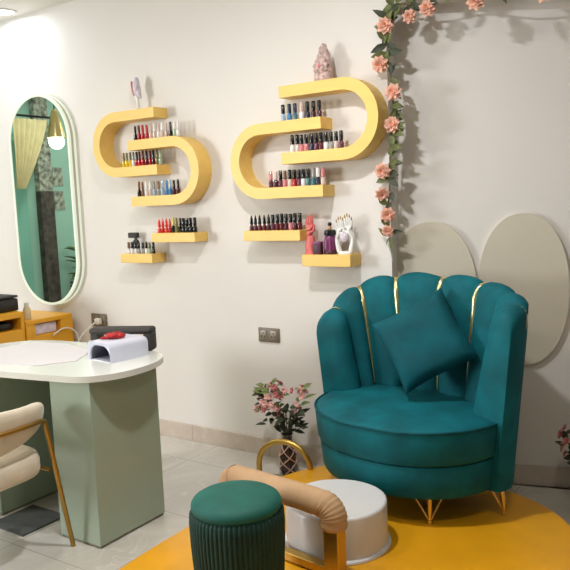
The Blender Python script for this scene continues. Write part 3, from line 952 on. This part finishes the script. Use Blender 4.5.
for i in range(NW + 1):
    q = 0.0 + i / NW
    p, n_ = wrap(q)
    th_ = R(26) - R(232) * q
    p, n_ = Vector((0.31 * math.cos(th_), 0.31 * math.sin(th_), 0)), Vector((math.cos(th_), math.sin(th_), 0))
    rail.append(p + n_ * 0.044 + Vector((0, 0, 0.618 + 0.004 * math.sin(PI * q))))
f0, f1 = rail[0].copy(), rail[-1].copy()
pr = [Vector((f0.x + 0.00, f0.y + 0.125, 0.0)), Vector((f0.x, f0.y + 0.03, 0.56))]
pl = [Vector((f1.x, f1.y + 0.03, 0.56)), Vector((f1.x, f1.y + 0.125, 0.0))]
full = catmull([pr[0], pr[0].lerp(pr[1], 0.5), pr[1], rail[0] + Vector((0, 0.012, -0.01))] + rail[3:-3:5] + [rail[-1] + Vector((0, 0.012, -0.01)), pl[0], pl[0].lerp(pl[1], 0.5), pl[1]], 6)
tube(bm, full, 0.0105, 10); obj('frame_rail', bm, MT['brass'], t, smooth=60)
for s_ in (-1, 1):
    bm = B(); tube(bm, [(s_ * 0.24, -0.20, 0.60), (s_ * 0.22, -0.20, 0.38), (s_ * 0.25, -0.27, 0.0)], 0.010, 10); obj('rear_leg', bm, MT['brass'], t)
    bm = B(); tube(bm, [(s_ * 0.20, 0.20, 0.38), (s_ * 0.30, 0.20, 0.38)], 0.008, 8); obj('bracket', bm, MT['brass'], t)

# ------------------------------------------------------------------ teal armchair
CH = Vector((-1.362, 3.088, PZ))
t = thing('armchair', 'teal velvet shell-back armchair with gold piping on the yellow platform', 'armchair', CH, R(-10))
def plan(th, w, df, db):       # th 0 = right, 90 = back, 270 = front
    ca, sa = math.cos(th), math.sin(th)
    e = 2 / 2.25
    return Vector((w * math.copysign(abs(ca) ** e, ca), (db if sa > 0 else df) * math.copysign(abs(sa) ** e, sa), 0))
def cushion(prof, n=72):
    bm = B()
    lo = []
    for w, df, db, z in prof:
        lo.append([plan(2 * PI * k / n, w, df, db) + Vector((0, 0, z)) for k in range(n)])
    grid_loops(bm, lo)
    return bm
obj('seat_base', cushion([(0.40, 0.38, 0.20, 0.125), (0.425, 0.405, 0.215, 0.13), (0.435, 0.415, 0.22, 0.15), (0.445, 0.428, 0.225, 0.262), (0.44, 0.424, 0.22, 0.272), (0.40, 0.39, 0.2, 0.276)]), MT['velvet'], t, smooth=50)
obj('seat_cushion', cushion([(0.42, 0.40, 0.21, 0.274), (0.442, 0.428, 0.22, 0.278), (0.452, 0.438, 0.225, 0.292), (0.462, 0.446, 0.228, 0.40), (0.458, 0.444, 0.226, 0.425), (0.446, 0.434, 0.22, 0.432), (0.43, 0.42, 0.21, 0.437), (0.33, 0.32, 0.16, 0.452), (0.16, 0.16, 0.09, 0.46)]), MT['velvet'], t, smooth=50)
bm = B(); tube(bm, [plan(2 * PI * k / 72, 0.461, 0.447, 0.228) + Vector((0, 0, 0.427)) for k in range(72)], 0.0055, 6, closed=True); obj('seat_piping', bm, MT['velvet_p'], t, smooth=60)
NL = 8
TH0, TH1 = R(-8), R(190)
bounds = [TH0 + (TH1 - TH0) * v for v in (0, 0.09, 0.21, 0.345, 0.475, 0.61, 0.765, 0.925, 1.0)]
def top_z(th):
    q = (th - TH0) / (TH1 - TH0)          # 0 right arm, 1 left arm
    s = math.sin(PI * min(1, max(0, q)))
    lo = 0.765 + 0.115 * (1 - q)
    return lo + (1.0 - lo) * s ** 0.85
def shell_pt(th, f, z):
    """f: 0 outer .. 1 inner face; flares outward with height"""
    k = min(1, max(0, (z - 0.13) / 0.85))
    w, df, db = 0.477 + 0.083 * k, 0.46 + 0.05 * k, 0.215 + 0.03 * k
    po = plan(th, w, df, db)
    pi = plan(th, w - 0.125 - 0.10 * (1 - k), df - 0.115, db - 0.105)
    return po.lerp(pi, f) + Vector((0, 0, z))
for li in range(NL):
    a0, a1 = bounds[li], bounds[li + 1]
    bm = B(); loops = []
    NS = 12
    for i in range(NS + 1):
        u_ = -1 + 2 * i / NS
        th = a0 + (a1 - a0) * i / NS
        b = math.sqrt(max(0, 1 - u_ * u_ * 0.96))
        zt = top_z(th) + 0.045 * (b - 0.5)
        fi = 0.62 + 0.42 * b             # inner bulge
        fo = 0.10 - 0.11 * b             # outer bulge
        lp = []
        for z in (0.125, 0.22, 0.34, 0.43, 0.55, 0.68, 0.80):
            lp.append(shell_pt(th, fo, min(z, zt - 0.06)) if z < zt - 0.05 else shell_pt(th, fo, zt - 0.05))
        for k in range(1, 8):
            w = PI * k / 8
            fc, fr = (fo + fi) / 2, (fi - fo) / 2
            lp.append(shell_pt(th, fc - fr * math.cos(w), zt - 0.05 + 0.055 * math.sin(w)))
        for z in (0.80, 0.68, 0.55, 0.43, 0.34, 0.22, 0.125):
            zz = min(z, zt - 0.06)
            lp.append(shell_pt(th, fi, zz))
        loops.append(lp)
    grid_loops(bm, loops)
    obj('back_channel', bm, MT['velvet'], t, smooth=55)
for li in range(1, NL):
    th = bounds[li]
    zt = top_z(th) + 0.045 * (0.2 - 0.5)
    fi, fo = 0.74, 0.08
    pp, rr = [], []
    for z in (0.46, 0.56, 0.66, 0.76, zt - 0.05):
        if z <= zt - 0.05:
            pp.append(shell_pt(th, fi + 0.03, z)); rr.append(0.004 + 0.013 * (z - 0.46) / 0.5)
    for k in range(1, 8):
        w = PI * k / 8
        fc, fr = (fo + fi) / 2, (fi - fo) / 2
        pp.append(shell_pt(th, fc + fr * math.cos(w) * 1.04, zt - 0.05 + 0.062 * math.sin(w))); rr.append(0.0155 - 0.007 * k / 8)
    pp.append(shell_pt(th, fo - 0.02, zt - 0.10)); rr.append(0.003)
    bm = B(); tube(bm, pp, rr, 8); obj('gold_piping', bm, MT['gold_pipe'], t, smooth=60)
for x, y in ((0.255, -0.285), (0.455, -0.01), (-0.255, -0.285), (-0.33, 0.08)):
    bm = B()
    ft = Vector((x * 1.0, y * 1.0, 0.0))
    d = Vector((x, y, 0)).normalized(); s = Vector((-d.y, d.x, 0))
    for q in (s * 0.065 - d * 0.02, -s * 0.065 - d * 0.02, -d * 0.07):
        tube(bm, [ft + q + Vector((0, 0, 0.127)), ft + Vector((0, 0, 0.012))], 0.0042, 8)
    tube(bm, [ft - d * 0.012 + Vector((0, 0, 0.127)), ft + Vector((0, 0, 0.02))], [0.015, 0.006], 10)
    lathe(bm, [(0.010, 0), (0.011, 0.003), (0.008, 0.02)], 12, c=ft)
    obj('leg', bm, MT['gold'], t, smooth=50)

# cushion on the armchair
def pillow(bm, half, thick, n=18):
    g = {}
    for s in (1, -1):
        for i in range(n + 1):
            for j in range(n + 1):
                u_, v_ = -1 + 2 * i / n, -1 + 2 * j / n
                e = max(0, (1 - u_ ** 4) * (1 - v_ ** 4)) ** 0.5
                pin = 1 - 0.07 * (1 - abs(u_) ** 2) * abs(v_) - 0.0
                pin2 = 1 - 0.07 * (1 - abs(v_) ** 2) * abs(u_)
                wr = 0.006 * math.sin(5 * u_ + 3 * v_) * e
                g[s, i, j] = bm.verts.new((u_ * half * pin2, s * (thick * e + wr + 0.003), v_ * half * pin))
        for i in range(n):
            for j in range(n):
                bm.faces.new((g[s, i, j], g[s, i + 1, j], g[s, i + 1, j + 1], g[s, i, j + 1]))
    for i in range(n):
        for a, b in (((i, 0), (i + 1, 0)), ((i, n), (i + 1, n)), ((0, i), (0, i + 1)), ((n, i), (n, i + 1))):
            bm.faces.new((g[1, a[0], a[1]], g[1, b[0], b[1]], g[-1, b[0], b[1]], g[-1, a[0], a[1]]))
bm = B(); pillow(bm, 0.185, 0.062)
pm = Matrix.Rotation(R(-22), 4, 'X') @ Matrix.Rotation(R(-30), 4, 'Y')
bmesh.ops.transform(bm, matrix=pm, verts=bm.verts)
tag(obj('throw_pillow', bm, MT['velvet_p'], None, loc=(-1.30, 3.062, 0.835), rotz=R(12), smooth=60), 'square dark teal velvet cushion leaning in the armchair', 'cushion')

# ------------------------------------------------------------------ white drum basin
t = thing('drum_plinth', 'round white drum plinth on the yellow platform before the armchair', 'plinth', (-1.437, 2.448, PZ))
bm = B(); lathe(bm, [(0.220, 0.0), (0.222, 0.003), (0.220, 0.010), (0.210, 0.014)], 72); obj('base_flange', bm, MT['drum'], t)
bm = B(); lathe(bm, [(0.208, 0.012), (0.208, 0.17), (0.206, 0.178), (0.200, 0.181), (0.194, 0.180), (0.10, 0.179)], 72); obj('body', bm, MT['drum'], t, smooth=50)

# ------------------------------------------------------------------ footrest with beige padded bar
FA, FB = Vector((-1.293, 2.183, PZ)), Vector((-1.825, 2.25, PZ))
t = thing('padded_rail', 'gold-framed padded footrest bar in beige velvet in front of the white drum', 'footrest', FA.lerp(FB, 0.5), math.atan2(FA.y - FB.y, FA.x - FB.x))
hl = (FA - FB).length / 2
zc = 0.275
pth = [(-hl, 0, zc - 0.082), (-hl, 0, zc - 0.045)]
for k in range(1, 7):
    q = PI - PI / 2 * k / 6
    pth.append((-hl + 0.045 + 0.045 * math.cos(q), 0, zc - 0.045 + 0.045 * math.sin(q)))
pth += [(-0.15, 0, zc + 0.002), (0, 0, zc + 0.003), (0.15, 0, zc + 0.002)]
for k in range(0, 7):
    q = PI / 2 - PI / 2 * k / 6
    pth.append((hl - 0.045 + 0.045 * math.cos(q), 0, zc - 0.045 + 0.045 * math.sin(q)))
pth.append((hl, 0, zc - 0.082))
bm = B()
pts = catmull(pth, 4)
rad = [0.050 + 0.0016 * math.sin(i * 1.9) * (1 if abs(p.x) > hl - 0.06 else 0.3) for i, p in enumerate(pts)]
rad[0] = rad[-1] = 0.044
tube(bm, pts, rad, 20); obj('padded_bar', bm, MT['beige'], t, smooth=60)
for s_ in (-1, 1):
    bm = B(); box(bm, s_ * hl - 0.034, s_ * hl + 0.034, -0.026, 0.026, 0.0, zc - 0.07, 0.003, 1); obj('leg', bm, MT['gold_satin'], t, smooth=20)
bm = B(); box(bm, -hl + 0.034, hl - 0.034, -0.02, 0.02, 0.006, 0.04, 0.003, 1); obj('cross_bar', bm, MT['gold_satin'], t, smooth=20)

# ------------------------------------------------------------------ green stool
t = thing('pouf_stool', 'round dark green velvet pouf with pleated skirt in the foreground', 'stool', (-1.540, 1.925, PZ))
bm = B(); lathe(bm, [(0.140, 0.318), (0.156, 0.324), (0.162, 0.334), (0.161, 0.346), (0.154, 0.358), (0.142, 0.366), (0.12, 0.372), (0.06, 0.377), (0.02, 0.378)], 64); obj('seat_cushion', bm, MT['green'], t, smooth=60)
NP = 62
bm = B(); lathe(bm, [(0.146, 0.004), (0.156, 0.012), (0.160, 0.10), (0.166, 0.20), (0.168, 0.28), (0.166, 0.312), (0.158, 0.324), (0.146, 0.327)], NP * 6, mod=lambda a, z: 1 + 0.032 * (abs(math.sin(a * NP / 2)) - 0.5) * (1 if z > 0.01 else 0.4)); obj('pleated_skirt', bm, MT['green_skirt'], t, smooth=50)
bm = B(); lathe(bm, [(0.14, 0.0), (0.145, 0.002), (0.145, 0.006)], 40); obj('base_ring', bm, MT['black'], t)

# ------------------------------------------------------------------ gold arch and vases
bm = B()
fa, fb = Vector((-2.245, 3.02, 0.0)), Vector((-1.950, 3.07, 0.10))
pp = [fa, Vector((fa.x, fa.y, 0.05))]
for k in range(0, 17):
    q = PI - PI * k / 16
    m_ = Vector(((fa.x + fb.x) / 2, (fa.y + fb.y) / 2, 0.1005))
    ax = Vector((fb.x - fa.x, fb.y - fa.y, 0)) / 2
    pp.append(m_ + ax * math.cos(q) + Vector((0, 0, 0.134 * math.sin(q))))
tube(bm, pp, 0.0155, 14)
tag(obj('gold_arch', bm, MT['gold_satin'], None, smooth=60), 'arched gold tube standing in front of the flower vase', 'arch')

def bouquet(t, n_f, n_l, rad, zb, zt, fm, lm, spread):
    for i in range(n_f):
        a = random.uniform(0, 2 * PI)
        r = rad * math.sqrt(random.random())
        z = random.uniform(zb, zt)
        k = (z - zb) / (zt - zb)
        c = spread(a, r, k) + Vector((0, 0, z))
        ax = Vector((math.cos(a), math.sin(a) - 0.7, 0.5))
        bm = B(); rose(bm, c, ax, random.uniform(0.019, 0.029), ((1.0, 6, 0.55), (0.6, 3, 1.0))); obj('flower', bm, fm[i % len(fm)], t, smooth=60)
    for i in range(n_l):
        a = random.uniform(0, 2 * PI)
        r = rad * random.uniform(0.1, 0.95)
        z = random.uniform(zb - 0.08, zt)
        k = max(0, (z - zb) / (zt - zb))
        c = spread(a, r * (0.6 + 0.4 * k), k) + Vector((0, 0, z))
        d = Vector((math.cos(a), math.sin(a), random.uniform(-0.1, 1.1)))
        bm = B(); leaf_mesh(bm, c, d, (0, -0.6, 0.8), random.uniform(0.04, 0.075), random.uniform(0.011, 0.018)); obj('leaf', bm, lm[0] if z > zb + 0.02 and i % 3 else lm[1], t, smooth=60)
def vase_parts(t):
    bm = B(); lathe(bm, [(0.040, 0), (0.046, 0.006), (0.050, 0.06), (0.048, 0.10), (0.036, 0.15), (0.027, 0.19), (0.029, 0.235), (0.036, 0.245), (0.030, 0.244), (0.024, 0.19)], 28)
    v = obj('vase', bm, MT['vase'], t, smooth=60)
    for s_ in (1, -1):
        for j in range(4):
            bm = B()
            q0 = PI / 2 * j
            tube(bm, [((0.052 if z < 0.1 else 0.052 - 0.33 * (z - 0.1) * 0.75) * math.cos(q0 + s_ * z * 22), (0.052 if z < 0.1 else 0.052 - 0.33 * (z - 0.1) * 0.75) * math.sin(q0 + s_ * z * 22), z) for z in [0.01 + 0.0085 * k for k in range(21)]], 0.0035, 6)
            obj('net_strand', bm, MT['vase_net'], v, smooth=60)
t = thing('flower_vase', 'dark glass vase of pink lilies on the floor left of the armchair', 'vase', (-2.170, 3.19, 0.0))
t.scale = (0.96, 0.96, 0.92)
vase_parts(t)
for i in range(9):
    a = 2 * PI * i / 9
    bm = B(); tube(bm, catmull([(0.008 * math.cos(a), 0.008 * math.sin(a), 0.12), (0.016 * math.cos(a), 0.016 * math.sin(a), 0.25), (0.07 * math.cos(a), 0.05 * math.sin(a), 0.40)], 5), 0.003, 6); obj('stem', bm, MT['leaf_dk'], t, smooth=60)
def sp_main(a, r, k):
    return Vector((-0.075 + r * 1.05 * math.cos(a), -0.02 + r * 0.6 * math.sin(a), 0))
bouquet(t, 50, 50, 0.115, 0.36, 0.545, [MT['pinkf'], MT['pinkf'], MT['pinkd']], [MT['leaf_g'], MT['leaf_dk']], sp_main)
def sp_side(a, r, k):
    return Vector((0.095 + 0.02 * k + r * math.cos(a), -0.02 + r * 0.6 * math.sin(a), 0))
bouquet(t, 10, 22, 0.045, 0.36, 0.56, [MT['pinkd'], MT['pinkf']], [MT['leaf_g'], MT['leaf_dk']], sp_side)
def sp_low(a, r, k):
    return Vector((0.02 + r * math.cos(a), -0.02 + r * 0.7 * math.sin(a), -0.10))
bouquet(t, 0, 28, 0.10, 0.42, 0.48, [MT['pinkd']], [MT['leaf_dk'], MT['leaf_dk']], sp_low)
t = thing('flower_vase', 'dark vase with dusky bouquet at the right edge beside the armchair', 'vase', (-0.675, 3.42, 0.0))
vase_parts(t)
def sp_r(a, r, k):
    return Vector((r * math.cos(a), r * 0.7 * math.sin(a), 0))
bouquet(t, 22, 70, 0.11, 0.24, 0.40, [MT['pinkd'], MT['pinkf']], [MT['leaf_dk'], MT['leaf_dk']], sp_r)

# ------------------------------------------------------------------ what the mirror reflects (far left side of the room)
bm = B(); box(bm, -0.04, 0.04, -0.085, 0.085, 0, 1.72); tq = thing('column', 'square column by the teal wall, dark below and mottled grey above', 'column', (-6.505, 1.53, 0)); obj('shaft', bm, MT['column'], tq, smooth=0)
bm = B(); box(bm, -0.04, 0.04, -0.085, 0.085, 1.72, CZ); obj('upper_cladding', bm, MT['poster'], tq, smooth=0)
bm = B(); box(bm, 0, 0.012, -0.42, 0.42, 0, 2.42, 0.004, 1); tag(obj('glass_panel', bm, MT['glass_teal'], None, loc=(-6.545, 2.15, 0.001), smooth=0), 'teal glass panel on the far left wall beside the column', 'glass panel')
t = thing('curtain', 'cream curtain tied aside on a rail beside the column', 'curtain', (-6.25, 1.86, 0))
bm = B(); loops = []
for i in range(15):
    z = 2.44 - i * 0.05
    k = i / 14
    lp = []
    for j in range(33):
        s = j / 32
        y = -0.22 + 0.42 * s + (0.22 * (1 - s)) * k ** 1.3 * 1.5
        lp.append(Vector((0.022 * math.sin(s * 40), y, z)))
    lp += [p + Vector((0.006, 0, 0)) for p in lp[::-1]]
    loops.append(lp)
grid_loops(bm, loops, True, True); obj('cloth', bm, MT['curtain'], t, smooth=60)
bm = B(); tube(bm, [(0, -0.34, 2.47), (0, 0.34, 2.47)], 0.012, 8); obj('rail', bm, MT['black'], t)
for y, z in ((1.31, 1.88), (1.31, 1.62)):
    bm = B(); box(bm, 0, 0.01, -0.065, 0.065, -0.10, 0.10)
    tag(obj('poster', bm, MT['poster'], None, loc=(X0 + 0.001, y, z), smooth=0), '%s small grey poster on the teal wall beside the column' % ('upper' if z > 1.8 else 'lower'), 'poster')
t = thing('pendant_lamp', 'gold pendant lamp with glowing white globe hanging from the ceiling', 'pendant lamp', (-5.5, 2.14, CZ))
bm = B(); tube(bm, [(0, 0, 0), (0, 0, -0.45)], 0.006, 8); obj('cord', bm, MT['black'], t)
bm = B(); lathe(bm, [(0.012, -0.44), (0.03, -0.46), (0.06, -0.58), (0.085, -0.70), (0.08, -0.70), (0.05, -0.58)], 24); obj('lamp_shade', bm, MT['gold'], t)
bm = B(); ball(bm, (0, 0, -0.735), 0.072, 18); obj('globe', bm, MT['lamp'], t)
t = thing('potted_plant', 'leafy green potted plant standing by the teal wall', 'plant', (-6.3, 1.22, 0))
bm = B(); lathe(bm, [(0.10, 0), (0.13, 0.3), (0.14, 0.32), (0.12, 0.31)], 24); obj('pot', bm, MT['black'], t)
for i in range(60):
    a = random.uniform(0, 2 * PI)
    bm = B(); leaf_mesh(bm, (0.08 * math.cos(a), 0.08 * math.sin(a), random.uniform(0.3, 1.15)), (math.cos(a), math.sin(a), random.uniform(0, 1)), (0, 0, 1), 0.15, 0.045); obj('leaf', bm, MT['leaf_g'], t, smooth=60)
bm = B(); tube(bm, [(0, 0, 0.3), (0.01, 0.01, 0.8), (0, 0, 1.2)], 0.012, 8); obj('stem', bm, MT['vine'], t)
t = thing('office_chair', 'black padded office chair seen in the mirror', 'chair', (-5.75, 2.25, 0), R(40))
bm = B(); box(bm, -0.24, 0.24, -0.24, 0.24, 0.42, 0.50, 0.03, 3); obj('seat', bm, MT['charcoal'], t)
bm = B(); box(bm, -0.22, 0.22, 0.2, 0.27, 0.55, 1.02, 0.03, 3); obj('backrest', bm, MT['black'], t)
bm = B(); box(bm, -0.04, 0.04, 0.22, 0.26, 0.40, 0.60, 0.005, 1); obj('back_support', bm, MT['black'], t)
bm = B(); tube(bm, [(0, 0, 0.05), (0, 0, 0.42)], 0.025, 12); obj('post', bm, MT['black'], t)
for k in range(5):
    a = 2 * PI * k / 5
    bm = B(); tube(bm, [(0, 0, 0.09), (0.26 * math.cos(a), 0.26 * math.sin(a), 0.06)], [0.025, 0.016], 8); lg = obj('leg', bm, MT['black'], t)
    bm = B(); ball(bm, (0.26 * math.cos(a), 0.26 * math.sin(a), 0.026), 0.026, 10); obj('caster', bm, MT['black'], lg)
